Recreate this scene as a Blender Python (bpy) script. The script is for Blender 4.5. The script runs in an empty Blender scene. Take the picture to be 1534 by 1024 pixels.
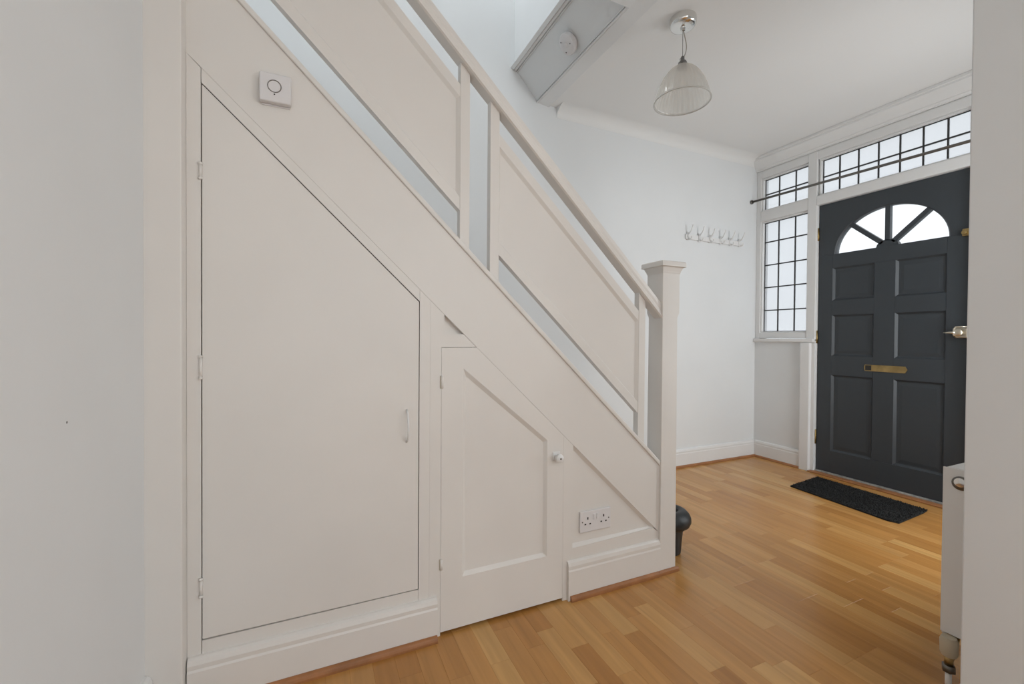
import bpy, bmesh, math, random
from math import pi, sin, cos, radians
from mathutils import Vector, Matrix

random.seed(7)
SC = bpy.context.scene
COL = SC.collection

# ------------------------------------------------------------------ camera
cam_d = bpy.data.cameras.new('camera')
cam_d.sensor_fit = 'HORIZONTAL'
cam_d.sensor_width = 36.0
cam_d.lens = 645.36 / 1534.0 * 36.0
cam_d.clip_start = 0.02
cam = bpy.data.objects.new('camera', cam_d)
COL.objects.link(cam)
YAW, PIT, ROLL = 0.42713, 0.011504, 0.007023
fwd = Vector((sin(YAW) * cos(PIT), cos(YAW) * cos(PIT), -sin(PIT)))
rt = Vector((cos(YAW), -sin(YAW), 0))
up = rt.cross(fwd)
rt2 = rt * cos(ROLL) + up * sin(ROLL)
up2 = -rt * sin(ROLL) + up * cos(ROLL)
m3 = Matrix((rt2, up2, -fwd)).transposed()
cam.matrix_world = Matrix.Translation((0, 0, 1.0)) @ m3.to_4x4()
SC.camera = cam

# ------------------------------------------------------------------ light
SC.view_settings.view_transform = 'Standard'
SC.view_settings.look = 'None'
SC.view_settings.gamma = 1.0
SC.view_settings.use_curve_mapping = False
SC.view_settings.exposure = 0.0

world = bpy.data.worlds.new('overcast_sky')
SC.world = world
world.use_nodes = True
wb = world.node_tree.nodes['Background']
wb.inputs[0].default_value = (0.90, 0.955, 1.0, 1)
wb.inputs[1].default_value = 1.4


def area(name, loc, direction, sx, sy, watts, color, portal=False):
    l = bpy.data.lights.new(name, 'AREA')
    l.shape = 'RECTANGLE'
    l.size, l.size_y = sx, sy
    l.energy = watts
    l.color = color
    if portal:
        l.cycles.is_portal = True
    o = bpy.data.objects.new(name, l)
    o.location = loc
    o.rotation_euler = Vector(direction).to_track_quat('-Z', 'Y').to_euler()
    COL.objects.link(o)
    return o


area('front_window_portal', (3.62, 1.5, 1.55), (-1, 0, 0), 2.0, 1.8, 1, (1, 1, 1), True)
area('rear_window_portal', (0.9, -3.12, 1.45), (0, 1, 0), 2.4, 1.6, 1, (1, 1, 1), True)
area('landing_fill', (0.1, 2.0, 4.75), (0, 0, -1), 1.6, 0.7, 26, (0.93, 0.97, 1.0))  # added light high in the stairwell, in place of an unseen landing window
area('rear_room_fill', (1.1, -1.3, 2.45), (-0.1, 0.3, -1), 1.2, 1.2, 16, (0.95, 0.98, 1.0))  # added fill light behind the camera, brightens the interior
area('rear_window_fill', (0.9, -3.02, 1.45), (0, 1, 0.35), 2.3, 1.5, 11, (0.92, 0.968, 1.0))  # area light added inside the rear opening to boost the sky on the panelling
area('side_fill', (3.44, -2.3, 1.45), (-1, 0, 0.1), 1.4, 1.3, 50, (0.92, 0.968, 1.0))  # added fill from the right, lights the left wall and panelling
# added fill for the hall, from an unseen doorway in its right wall
area('doorway_fill', (2.88, 0.30, 1.20), (-0.55, 1, -0.05), 0.84, 1.6, 21.5, (0.92, 0.968, 1.0))

# ------------------------------------------------------------------ materials
MATS = {}


def mat(name, color, rough=0.5, metal=0.0, mottle=0.0, bump=0.0, scale=8.0, spec=0.5, bump_scale=60.0):
    m = bpy.data.materials.new(name)
    m.use_nodes = True
    nt = m.node_tree
    b = nt.nodes['Principled BSDF']
    b.inputs['Base Color'].default_value = (*color, 1)
    b.inputs['Roughness'].default_value = rough
    b.inputs['Metallic'].default_value = metal
    b.inputs['Specular IOR Level'].default_value = spec
    tc = nt.nodes.new('ShaderNodeTexCoord')
    if mottle > 0:
        n = nt.nodes.new('ShaderNodeTexNoise')
        n.inputs['Scale'].default_value = scale
        n.inputs['Detail'].default_value = 5
        nt.links.new(tc.outputs['Object'], n.inputs['Vector'])
        r = nt.nodes.new('ShaderNodeValToRGB')
        r.color_ramp.elements[0].position = 0.3
        r.color_ramp.elements[1].position = 0.7
        r.color_ramp.elements[0].color = (*[c * (1 - mottle) for c in color], 1)
        r.color_ramp.elements[1].color = (*[min(1, c * (1 + mottle * 0.5)) for c in color], 1)
        nt.links.new(n.outputs['Fac'], r.inputs['Fac'])
        nt.links.new(r.outputs['Color'], b.inputs['Base Color'])
    if bump > 0:
        n2 = nt.nodes.new('ShaderNodeTexNoise')
        n2.inputs['Scale'].default_value = bump_scale
        n2.inputs['Detail'].default_value = 3
        nt.links.new(tc.outputs['Object'], n2.inputs['Vector'])
        bp = nt.nodes.new('ShaderNodeBump')
        bp.inputs['Strength'].default_value = bump
        bp.inputs['Distance'].default_value = 0.004
        nt.links.new(n2.outputs['Fac'], bp.inputs['Height'])
        nt.links.new(bp.outputs['Normal'], b.inputs['Normal'])
    MATS[name] = m
    return m


WALL = mat('matt_white_wall_paint', (0.787, 0.80, 0.803), 0.75, mottle=0.02, bump=0.08, scale=2.5, bump_scale=35)
CEIL = mat('matt_ceiling_paint', (0.82, 0.82, 0.81), 0.85, bump=0.05, bump_scale=30)
CREAM = mat('cream_gloss_paint', (0.77, 0.737, 0.697), 0.38, mottle=0.035, bump=0.06, scale=3.0, bump_scale=25)
TRIMW = mat('white_gloss_paint', (0.80, 0.795, 0.785), 0.4, mottle=0.02, bump=0.04, scale=4.0)
GAPSHADE = mat('gap_shade', (0.16, 0.14, 0.12), 0.9)  # painted stand-in for the shade inside the door gaps
SLATE = mat('dark_slate_door_paint', (0.036, 0.043, 0.050), 0.45, mottle=0.06, bump=0.08, scale=3.0, bump_scale=45)
BRASS = mat('aged_brass', (0.42, 0.30, 0.13), 0.38, 1.0, mottle=0.3, scale=20)
NICKEL = mat('pale_worn_metal', (0.66, 0.60, 0.50), 0.3, 1.0, mottle=0.1, scale=30)
CHROME = mat('polished_chrome', (0.75, 0.74, 0.72), 0.12, 1.0)
STEEL = mat('grey_brown_rod_metal', (0.17, 0.16, 0.145), 0.4, 0.9)
LEAD = mat('dark_lead_came', (0.03, 0.03, 0.03), 0.6)
BLACKP = mat('black_plastic', (0.018, 0.02, 0.022), 0.45, mottle=0.15, scale=25)
PLASTW = mat('white_plastic', (0.74, 0.72, 0.72), 0.35)
PLASTD = mat('dark_slot', (0.02, 0.018, 0.015), 0.7)
BEAD = mat('brown_wood_beading', (0.36, 0.150, 0.052), 0.45, mottle=0.25, scale=18)
RADW = mat('radiator_enamel', (0.80, 0.79, 0.77), 0.35)
BEIGE = mat('beige_valve_plastic', (0.52, 0.45, 0.33), 0.5)
WEATHER = mat('worn_aluminium_strip', (0.42, 0.41, 0.39), 0.5, 0.4, mottle=0.35, scale=40)
MATM = mat('black_coir_doormat', (0.012, 0.012, 0.012), 0.95, mottle=0.5, bump=0.9, scale=120, bump_scale=260)
PAVE = mat('grey_paving', (0.32, 0.32, 0.31), 0.9, mottle=0.2, scale=6)
UNDER = mat('laminate_underlay', (0.20, 0.10, 0.045), 0.6)


def laminate():
    m = bpy.data.materials.new('beech_laminate')
    m.use_nodes = True
    nt = m.node_tree
    b = nt.nodes['Principled BSDF']
    b.inputs['Roughness'].default_value = 0.26
    b.inputs['Specular IOR Level'].default_value = 0.55
    oi = nt.nodes.new('ShaderNodeObjectInfo')
    ramp = nt.nodes.new('ShaderNodeValToRGB')
    cr = ramp.color_ramp
    cr.elements[0].position = 0.0
    cr.elements[0].color = (0.43, 0.195, 0.050, 1)
    cr.elements[1].position = 1.0
    cr.elements[1].color = (0.60, 0.340, 0.115, 1)
    e = cr.elements.new(0.35)
    e.color = (0.48, 0.230, 0.063, 1)
    e = cr.elements.new(0.7)
    e.color = (0.53, 0.270, 0.083, 1)
    nt.links.new(oi.outputs['Random'], ramp.inputs['Fac'])
    geo = nt.nodes.new('ShaderNodeNewGeometry')
    mp = nt.nodes.new('ShaderNodeMapping')
    mp.inputs['Scale'].default_value = (38, 2.2, 1)
    nt.links.new(geo.outputs['Position'], mp.inputs['Vector'])
    add = nt.nodes.new('ShaderNodeVectorMath')
    add.operation = 'ADD'
    cmb = nt.nodes.new('ShaderNodeCombineXYZ')
    mul = nt.nodes.new('ShaderNodeMath')
    mul.operation = 'MULTIPLY'
    mul.inputs[1].default_value = 57.0
    nt.links.new(oi.outputs['Random'], mul.inputs[0])
    nt.links.new(mul.outputs[0], cmb.inputs[1])
    nt.links.new(mul.outputs[0], cmb.inputs[2])
    nt.links.new(mp.outputs['Vector'], add.inputs[0])
    nt.links.new(cmb.outputs[0], add.inputs[1])
    n = nt.nodes.new('ShaderNodeTexNoise')
    n.inputs['Scale'].default_value = 1.0
    n.inputs['Detail'].default_value = 6
    n.inputs['Distortion'].default_value = 0.6
    nt.links.new(add.outputs[0], n.inputs['Vector'])
    mr = nt.nodes.new('ShaderNodeMapRange')
    mr.inputs['From Min'].default_value = 0.3
    mr.inputs['From Max'].default_value = 0.7
    mr.inputs['To Min'].default_value = 0.86
    mr.inputs['To Max'].default_value = 1.10
    nt.links.new(n.outputs['Fac'], mr.inputs['Value'])
    mx = nt.nodes.new('ShaderNodeVectorMath')
    mx.operation = 'SCALE'
    nt.links.new(ramp.outputs['Color'], mx.inputs[0])
    nt.links.new(mr.outputs['Result'], mx.inputs['Scale'])
    nt.links.new(mx.outputs[0], b.inputs['Base Color'])
    return m


LAM = laminate()


def obscured_glass(name, tint, clear):
    m = bpy.data.materials.new(name)
    m.use_nodes = True
    nt = m.node_tree
    nt.nodes.remove(nt.nodes['Principled BSDF'])
    out = nt.nodes['Material Output']
    tr = nt.nodes.new('ShaderNodeBsdfTransparent')
    tr.inputs[0].default_value = (*tint, 1)
    tl = nt.nodes.new('ShaderNodeBsdfTranslucent')
    tl.inputs[0].default_value = (*tint, 1)
    gl = nt.nodes.new('ShaderNodeBsdfGlossy')
    gl.inputs['Roughness'].default_value = 0.08
    mix = nt.nodes.new('ShaderNodeMixShader')
    mix.inputs[0].default_value = clear
    nt.links.new(tl.outputs[0], mix.inputs[1])
    nt.links.new(tr.outputs[0], mix.inputs[2])
    mix2 = nt.nodes.new('ShaderNodeMixShader')
    mix2.inputs[0].default_value = 0.05
    nt.links.new(mix.outputs[0], mix2.inputs[1])
    nt.links.new(gl.outputs[0], mix2.inputs[2])
    nt.links.new(mix2.outputs[0], out.inputs['Surface'])
    return m


GLASS = obscured_glass('obscured_window_glass', (0.84, 0.84, 0.845), 0.80)
FANGLASS = obscured_glass('clear_fanlight_glass', (0.97, 0.97, 0.97), 0.92)
SHADE = obscured_glass('ribbed_lamp_glass', (0.95, 0.94, 0.92), 0.62)
_nt = SHADE.node_tree
_df = _nt.nodes.new('ShaderNodeBsdfDiffuse')
_df.inputs[0].default_value = (0.85, 0.84, 0.81, 1)
_mx = [n for n in _nt.nodes if n.type == 'MIX_SHADER'][0]
_ad = _nt.nodes.new('ShaderNodeMixShader')
_ad.inputs[0].default_value = 0.4
_l = _mx.inputs[1].links[0]
_src = _l.from_socket
_nt.links.remove(_l)
_nt.links.new(_src, _ad.inputs[1])
_nt.links.new(_df.outputs[0], _ad.inputs[2])
_nt.links.new(_ad.outputs[0], _mx.inputs[1])


# ------------------------------------------------------------------ helpers
def link(name, bm, m, parent=None, smooth=False, bevel=0.0, recalc=True):
    if recalc:
        bmesh.ops.recalc_face_normals(bm, faces=bm.faces[:])
    me = bpy.data.meshes.new(name)
    bm.to_mesh(me)
    bm.free()
    me.materials.append(m)
    if smooth:
        for p in me.polygons:
            p.use_smooth = True
    o = bpy.data.objects.new(name, me)
    COL.objects.link(o)
    if parent is not None:
        o.parent = parent
    if bevel > 0:
        md = o.modifiers.new('edge', 'BEVEL')
        md.width = bevel
        md.segments = 2
        md.limit_method = 'ANGLE'
        md.angle_limit = radians(40)
        for p in me.polygons:
            p.use_smooth = True
        wn = o.modifiers.new('normals', 'WEIGHTED_NORMAL')
        wn.keep_sharp = True
    return o


def box(bm, x0, x1, y0, y1, z0, z1):
    v = [bm.verts.new(c) for c in ((x0, y0, z0), (x1, y0, z0), (x1, y1, z0), (x0, y1, z0),
                                   (x0, y0, z1), (x1, y0, z1), (x1, y1, z1), (x0, y1, z1))]
    for f in ((0, 3, 2, 1), (4, 5, 6, 7), (0, 1, 5, 4), (1, 2, 6, 5), (2, 3, 7, 6), (3, 0, 4, 7)):
        bm.faces.new([v[i] for i in f])


def P3(axis, a, b, t):
    if axis == 'y':
        return (a, t, b)       # (x, z) profile extruded along y
    if axis == 'x':
        return (t, a, b)       # (y, z) profile extruded along x
    return (a, b, t)           # (x, y) profile extruded along z


def prism(bm, pts, axis, t0, t1):
    A = [bm.verts.new(P3(axis, p[0], p[1], t0)) for p in pts]
    B = [bm.verts.new(P3(axis, p[0], p[1], t1)) for p in pts]
    n = len(pts)
    bm.faces.new(A)
    bm.faces.new(B[::-1])
    for i in range(n):
        j = (i + 1) % n
        bm.faces.new((A[i], B[i], B[j], A[j]))


def mbox(name, m, parent, *args, bevel=0.0):
    bm = bmesh.new()
    box(bm, *args)
    return link(name, bm, m, parent, bevel=bevel)


def mprism(name, m, parent, pts, axis, t0, t1, bevel=0.0, smooth=False):
    bm = bmesh.new()
    prism(bm, pts, axis, t0, t1)
    return link(name, bm, m, parent, bevel=bevel, smooth=smooth)


def lathe(bm, prof, seg, c=(0, 0, 0), mod=None, axis_m=None):
    rings = []
    for r, z in prof:
        ring = []
        for i in range(seg):
            a = 2 * pi * i / seg
            rr = r * (mod(i, z) if mod else 1.0)
            v = Vector((rr * cos(a), rr * sin(a), z))
            if axis_m is not None:
                v = axis_m @ v
            ring.append(bm.verts.new(v + Vector(c)))
        rings.append(ring)
    for A, B in zip(rings, rings[1:]):
        for i in range(seg):
            j = (i + 1) % seg
            bm.faces.new((A[i], A[j], B[j], B[i]))
    return rings


def cap(bm, ring):
    bm.faces.new(ring)


def solid_lathe(name, m, parent, prof, seg=24, c=(0, 0, 0), axis_m=None, smooth=True):
    bm = bmesh.new()
    r = lathe(bm, prof, seg, c, axis_m=axis_m)
    cap(bm, r[0])
    cap(bm, r[-1])
    o = link(name, bm, m, parent, smooth=smooth)
    if smooth:
        es = o.modifiers.new('split', 'EDGE_SPLIT')
        es.split_angle = radians(38)
    return o


def tube(bm, path, r, seg=10, radii=None):
    path = [Vector(p) for p in path]
    rings = []
    prev = None
    for i, p in enumerate(path):
        d = (path[min(i + 1, len(path) - 1)] - path[max(i - 1, 0)]).normalized()
        if prev is None:
            ref = Vector((0, 0, 1)) if abs(d.z) < 0.9 else Vector((1, 0, 0))
            u = d.cross(ref).normalized()
        else:
            u = (prev - d * prev.dot(d)).normalized()
        prev = u
        w = d.cross(u)
        rr = radii[i] if radii else r
        rings.append([bm.verts.new(p + (u * cos(2 * pi * k / seg) + w * sin(2 * pi * k / seg)) * rr) for k in range(seg)])
    for A, B in zip(rings, rings[1:]):
        for i in range(seg):
            j = (i + 1) % seg
            bm.faces.new((A[i], A[j], B[j], B[i]))
    bm.faces.new(rings[0][::-1])
    bm.faces.new(rings[-1])


def mtube(name, m, parent, path, r, seg=10, radii=None):
    bm = bmesh.new()
    tube(bm, path, r, seg, radii)
    return link(name, bm, m, parent, smooth=True)


def thing(name, label, cat, loc=(0, 0, 0), group=None):
    o = bpy.data.objects.new(name, None)
    COL.objects.link(o)
    o.empty_display_size = 0.05
    o.location = loc
    o['label'] = label
    o['category'] = cat
    if group:
        o['group'] = group
    return o


def settle(root):
    """children were modelled in world coordinates: keep them where they are"""
    inv = Matrix.Translation(-Vector(root.location))
    for ch in root.children:
        ch.matrix_parent_inverse = inv


def struct(o, label=None):
    o['kind'] = 'structure'
    if label:
        o['label'] = label
    return o


def empty_struct(name, label=None):
    o = bpy.data.objects.new(name, None)
    COL.objects.link(o)
    return struct(o, label)


def inset(poly, d):
    """inward offset of a convex counter-clockwise polygon; d is one value or one per edge"""
    n = len(poly)
    ds = d if isinstance(d, (list, tuple)) else [d] * n
    out = []
    lines = []
    for i in range(n):
        a, b = Vector(poly[i]), Vector(poly[(i + 1) % n])
        e = (b - a).normalized()
        nrm = Vector((-e.y, e.x))
        lines.append((a + nrm * ds[i], e))
    for i in range(n):
        p, u = lines[i - 1]
        q, v = lines[i]
        den = u.x * v.y - u.y * v.x
        t = ((q.x - p.x) * v.y - (q.y - p.y) * v.x) / den
        out.append((p.x + u.x * t, p.y + u.y * t))
    return out


def recess(bm, outer, hole, inner, axis, t_front, t_deep, t_back):
    """face ring from outer to hole at t_front, bevel from hole to inner at t_deep, sides back to t_back"""
    n = len(outer)
    O = [bm.verts.new(P3(axis, *p, t_front)) for p in outer]
    H = [bm.verts.new(P3(axis, *p, t_front)) for p in hole]
    I = [bm.verts.new(P3(axis, *p, t_deep)) for p in inner]
    B = [bm.verts.new(P3(axis, *p, t_back)) for p in outer]
    for i in range(n):
        j = (i + 1) % n
        bm.faces.new((O[i], O[j], H[j], H[i]))
        bm.faces.new((H[i], H[j], I[j], I[i]))
        bm.faces.new((O[i], B[i], B[j], O[j]))
    bm.faces.new(I)
    bm.faces.new(B[::-1])


# ------------------------------------------------------------------ shell
YB = 2.495      # wall behind the stairs
XD = 3.42       # front wall
ZC = 2.52       # hall ceiling
XL = -0.39      # wall at the left edge

# floor
floor = mbox('floor', UNDER, None, -2.0, 3.62, -3.2, 2.6, -0.08, -0.004)
struct(floor)
# laminate strips laid towards the wall behind the stairs
W = 0.0655
GAP = 0.0002
lens = [0.26, 0.34, 0.43, 0.52]
plank_me = {}


def plank_mesh(w, l):
    key = (round(w, 4), round(l, 4))
    if key in plank_me:
        return plank_me[key]
    bm = bmesh.new()
    c = 0.00035
    z0, z1 = -0.004, 0.0
    lo = [(c * 0, 0), (w, 0), (w, l), (0, l)]
    hi = [(c, c), (w - c, c), (w - c, l - c), (c, l - c)]
    A = [bm.verts.new((x, y, z0)) for x, y in lo]
    M = [bm.verts.new((x, y, z1 - c)) for x, y in lo]
    B = [bm.verts.new((x, y, z1)) for x, y in hi]
    bm.faces.new(B)
    for i in range(4):
        j = (i + 1) % 4
        bm.faces.new((A[i], A[j], M[j], M[i]))
        bm.faces.new((M[i], M[j], B[j], B[i]))
    bmesh.ops.recalc_face_normals(bm, faces=bm.faces[:])
    me = bpy.data.meshes.new('plank')
    bm.to_mesh(me)
    bm.free()
    me.materials.append(LAM)
    plank_me[key] = me
    return me


rx = random.Random(21)
nrows = int((3.40 + 0.30) / W)
for i in range(nrows + 1):
    x0 = -0.30 + i * W
    x1 = min(x0 + W - GAP, 3.40)
    if x1 - x0 < 0.01:
        continue
    xm = (x0 + x1) / 2
    y_end = 1.43 if xm < 1.31 else 2.48
    # near limit: just in front of what the picture shows
    y_start = 0.52
    if xm < 1.45:
        y_start = 1.02 - max(0, (xm - 0.2)) * 0.40 if xm > 0.2 else 1.22
    y = y_start - rx.random() * 0.25
    if xm >= 1.45:
        y = max(0.51, y)
    while y < y_end - 0.004:
        l = rx.choice(lens) * (1.0 if xm < 2.2 else 1.25)
        l = round(l, 3)
        l2 = min(l, y_end - y)
        if l2 < 0.02:
            break
        o = bpy.data.objects.new('plank', plank_mesh(x1 - x0, l2 - GAP))
        o.location = (x0, y, 0)
        o.parent = floor
        COL.objects.link(o)
        y += l2
# rest of the laminate, out of the photograph (room behind)
bm = bmesh.new()
for i in range(60):
    x0 = -0.385 + i * W
    if x0 + W > 3.4:
        break
    y_lim = 0.36 if x0 > 1.2 else 0.42
    y = -2.98
    while y < y_lim - 0.01:
        l = min(rx.choice(lens) * 1.6, y_lim - y)
        box(bm, x0, x0 + W - GAP, y, y + l - GAP, -0.004, -0.0005)
        y += l
o = link('laminate_strips', bm, LAM, floor)
o['kind'] = 'stuff'

# walls
struct(mbox('wall_back', WALL, None, -1.75, XD + 0.15, YB, YB + 0.12, -0.05, 5.0))
struct(mbox('wall_left', WALL, None, XL - 0.10, XL, -3.0, 1.43, -0.05, ZC + 0.02))
bm = bmesh.new()
prism(bm, [(1.45, -0.05), (2.44, -0.05), (2.44, 2.03), (3.32, 2.03), (3.32, -0.05), (XD + 0.15, -0.05), (XD + 0.15, ZC + 0.02), (1.45, ZC + 0.02)], 'y', 0.36, 0.50)  # doorway opening added out of view to let fill light into the hall
struct(link('wall_right', bm, WALL, bevel=0.004))
bm = bmesh.new()
for a in ((2.37, 2.455, 0.0, 2.09), (3.305, 3.39, 0.0, 2.09), (2.455, 3.305, 2.015, 2.09)):
    box(bm, a[0], a[1], 0.500, 0.515, a[2], a[3])
struct(link('trim_9', bm, TRIMW, bevel=0.003))
# front room beyond that added doorway
bm = bmesh.new()
box(bm, 2.30, 2.40, -1.0, 0.36, -0.05, ZC + 0.02)
struct(link('wall_front_room', bm, WALL))
# rear wall of the room behind the camera, with its window opening
bm = bmesh.new()
box(bm, XL - 0.1, -0.3, -3.12, -3.0, -0.05, ZC + 0.02)
box(bm, 2.1, XD + 0.15, -3.12, -3.0, -0.05, ZC + 0.02)
box(bm, -0.3, 2.1, -3.12, -3.0, -0.05, 0.65)
box(bm, -0.3, 2.1, -3.12, -3.0, 2.25, ZC + 0.02)
struct(link('wall_rear', bm, WALL))
w4 = empty_struct('window_4')
bm = bmesh.new()
for a in ((-0.3, -0.24), (0.57, 0.63), (1.17, 1.23), (2.04, 2.1)):
    box(bm, a[0], a[1], -3.09, -3.03, 0.65, 2.25)
box(bm, -0.24, 2.04, -3.09, -3.03, 0.65, 0.71)
box(bm, -0.24, 2.04, -3.09, -3.03, 2.19, 2.25)
link('window_frame', bm, TRIMW, w4)
bm = bmesh.new()
box(bm, XD + 0.05, XD + 0.15, -1.6, 0.36, -0.05, ZC + 0.02)
box(bm, XD + 0.05, XD + 0.15, -3.0, -1.6, -0.05, 0.75)
box(bm, XD + 0.05, XD + 0.15, -3.0, -1.6, 2.15, ZC + 0.02)
struct(link('wall_room_end', bm, WALL))
w7 = empty_struct('added_window')  # unseen window added around the side fill light
bm = bmesh.new()
for a in ((-3.0, -2.95), (-2.33, -2.27), (-1.65, -1.6)):
    box(bm, XD + 0.07, XD + 0.12, a[0], a[1], 0.75, 2.15)
for a in ((0.75, 0.80), (2.10, 2.15)):
    for b_ in ((-2.95, -2.33), (-2.27, -1.65)):
        box(bm, XD + 0.07, XD + 0.12, b_[0], b_[1], a[0], a[1])
link('window_frame', bm, TRIMW, w7)
# side of the stairwell beyond the left wall, and the walls of the floor above
struct(mbox('wall_stairs', WALL, None, -1.75, XL, 1.43, 1.50, -0.05, 5.0))
bm = bmesh.new()
box(bm, -1.85, -1.75, 1.43, YB + 0.12, -0.05, 5.0)
struct(link('wall_landing_end', bm, WALL))
struct(mbox('wall_landing_side', WALL, None, XL, 1.34, 1.46, 1.54, 2.75, 5.0))
struct(mbox('wall_landing_front', WALL, None, 1.138, 1.24, 1.54, YB, 2.75, 5.0))

# ceilings
bm = bmesh.new()
box(bm, XL - 0.1, XD + 0.15, -3.12, 1.46, ZC, ZC + 0.2)
box(bm, 1.391, XD + 0.15, 1.46, YB, ZC, ZC + 0.2)
struct(link('ceiling', bm, CEIL))
struct(mbox('ceiling_landing', CEIL, None, -1.85, 1.4, 1.43, YB + 0.12, 4.9, 5.02))

# soft cove between the hall ceiling and the back wall
bm = bmesh.new()
cp = [(YB, ZC), (YB, 2.453)]
for k in range(0, 11):
    t = pi / 2 * k / 10
    cp.append((YB - 0.0015 - 0.088 * (1 - cos(t)), 2.4535 + 0.0662 * sin(t)))
prism(bm, cp, 'x', 1.45, XD - 0.02)
cv = struct(link('trim_1', bm, CEIL))
for p in cv.data.polygons:
    p.use_smooth = len(p.vertices) == 4 and abs(p.normal.x) < 0.5
cv.data.set_sharp_from_angle(angle=radians(35))

# boxed stairwell edge with a sloping face, flat band and mouldings
XS0, ZS0, XS1, ZS1 = 1.311, 2.519, 1.138, 2.704
bm = bmesh.new()
prism(bm, [(XS0, ZS0), (1.391, 2.519), (1.391, 2.75), (XS1, 2.75), (XS1, ZS1)], 'y', 1.604, YB)
blk = link('trim_2', bm, WALL)
struct(blk)
bm = bmesh.new()
box(bm, -1.75, 1.391, 1.46, 1.604, 2.519, 2.75)
link('flat_band', bm, WALL, blk)
sl = Vector((XS1 - XS0, 0, ZS1 - ZS0)).normalized()
nn = Vector((-0.734, 0, -0.679))


def slope_bar(bm, s0, s1, h, y0, y1):
    b0 = Vector((XS0, 0, ZS0))
    q = [b0 + sl * s0, b0 + sl * s0 + nn * h, b0 + sl * s1 + nn * h, b0 + sl * s1]
    prism(bm, [(p.x, p.z) for p in q], 'y', y0, y1)


SLEN = Vector((XS1 - XS0, 0, ZS1 - ZS0)).length
bm = bmesh.new()
slope_bar(bm, SLEN - 0.012, SLEN + 0.012, 0.022, 1.604, YB)
slope_bar(bm, SLEN - 0.026, SLEN - 0.012, 0.012, 1.604, YB)
slope_bar(bm, SLEN - 0.036, SLEN - 0.030, 0.007, 1.604, YB)
link('upper_moulding', bm, TRIMW, blk, bevel=0.002)
bm = bmesh.new()
slope_bar(bm, 0.003, 0.011, 0.011, 1.606, YB)
slope_bar(bm, 0.016, 0.022, 0.006, 1.606, YB)
link('lower_moulding', bm, TRIMW, blk, bevel=0.0015)
bm = bmesh.new()
prism(bm, [(1.31, 2.5195), (1.311, 2.519), (1.386, 2.510), (1.390, 2.510), (1.390, 2.5195)], 'y', 1.462, YB)
link('edge_band', bm, WALL, blk, bevel=0.001)

# cornice on the front wall
bm = bmesh.new()
cp = [(XD, 2.41), (XD - 0.012, 2.41), (XD - 0.012, 2.418), (XD - 0.020, 2.424), (XD - 0.020, 2.432), (XD - 0.026, 2.436),
      (XD - 0.034, 2.455), (XD - 0.046, 2.474), (XD - 0.060, 2.488), (XD - 0.060, 2.500), (XD - 0.070, 2.502), (XD - 0.070, ZC - 0.001),
      (XD, ZC - 0.001)]
prism(bm, cp, 'y', 0.50, YB - 0.001)
struct(link('trim_3', bm, TRIMW, bevel=0.001))

# ------------------------------------------------------------------ front wall with windows and door
YDL, YDR = 2.005, 1.168          # door leaf edges
ZD = 2.000
XF = XD                           # frame face
fw = empty_struct('wall_front')
mbox('wall_panel', WALL, fw, XD, XD + 0.12, 2.03, YB, -0.05, 0.985)
mbox('wall_panel', WALL, fw, XD, XD + 0.12, 0.36, 1.14, -0.05, 0.985)
mbox('wall_panel', WALL, fw, XD + 0.004, XD + 0.12, 0.36, YB, 2.405, ZC + 0.3)

dfr = empty_struct('trim_4')      # joinery of the door screen
YW0, YW1 = 2.455, 2.072           # left sidelight glass opening
for (nm, a) in (('corner_post', (XF, XF + 0.09, YW0, YB, 0.985, 2.41)),
                ('mullion', (XF - 0.004, XF + 0.09, 2.008, YW1, 0.985, 2.41)),
                ('mullion', (XF - 0.004, XF + 0.09, 1.102, 1.165, 0.985, 2.41)),
                ('corner_post', (XF, XF + 0.09, 0.50, 0.545, 0.985, 2.41)),
                ('head_rail', (XF, XF + 0.09, YW1, YW0, 2.347, 2.41)),
                ('head_rail', (XF, XF + 0.09, 1.165, 2.008, 2.347, 2.41)),
                ('head_rail', (XF, XF + 0.09, 0.545, 1.102, 2.347, 2.41)),
                ('transom_bar', (XF - 0.002, XF + 0.09, YW1, YW0, 1.985, 2.072)),
                ('transom_bar', (XF - 0.006, XF + 0.09, 1.165, 2.008, 2.003, 2.072)),
                ('transom_bar', (XF - 0.002, XF + 0.09, 0.545, 1.102, 1.985, 2.072)),
                ('bottom_rail', (XF, XF + 0.09, YW1, YW0, 1.005, 1.050)),
                ('bottom_rail', (XF, XF + 0.09, 0.545, 1.102, 1.005, 1.050))):
    mbox(nm, TRIMW, dfr, *a, bevel=0.004)
# window boards (sills)
mbox('sill', TRIMW, dfr, XF - 0.028, XF + 0.09, 2.008, YB - 0.001, 0.975, 1.003, bevel=0.006)
mbox('sill', TRIMW, dfr, XF - 0.028, XF + 0.09, 0.501, 1.165, 0.975, 1.003, bevel=0.006)
# architrave posts below the sills and door jambs
mbox('post', TRIMW, dfr, XF - 0.030, XF + 0.05, 2.030, 2.098, 0.0, 0.974, bevel=0.004)
mbox('post', TRIMW, dfr, XF - 0.030, XF + 0.05, 1.075, 1.140, 0.0, 0.974, bevel=0.004)
mbox('jamb', TRIMW, dfr, XF - 0.004, XF + 0.12, 2.008, 2.030, 0.0, 0.976)
mbox('jamb', TRIMW, dfr, XF - 0.004, XF + 0.12, 1.140, 1.165, 0.0, 0.976)
mbox('door_stop', TRIMW, dfr, XF + 0.078, XF + 0.12, YDL - 0.012, 2.008, 0.0, 2.003)
mbox('door_stop', TRIMW, dfr, XF + 0.078, XF + 0.12, 1.165, YDR + 0.012, 0.0, 2.003)


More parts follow.
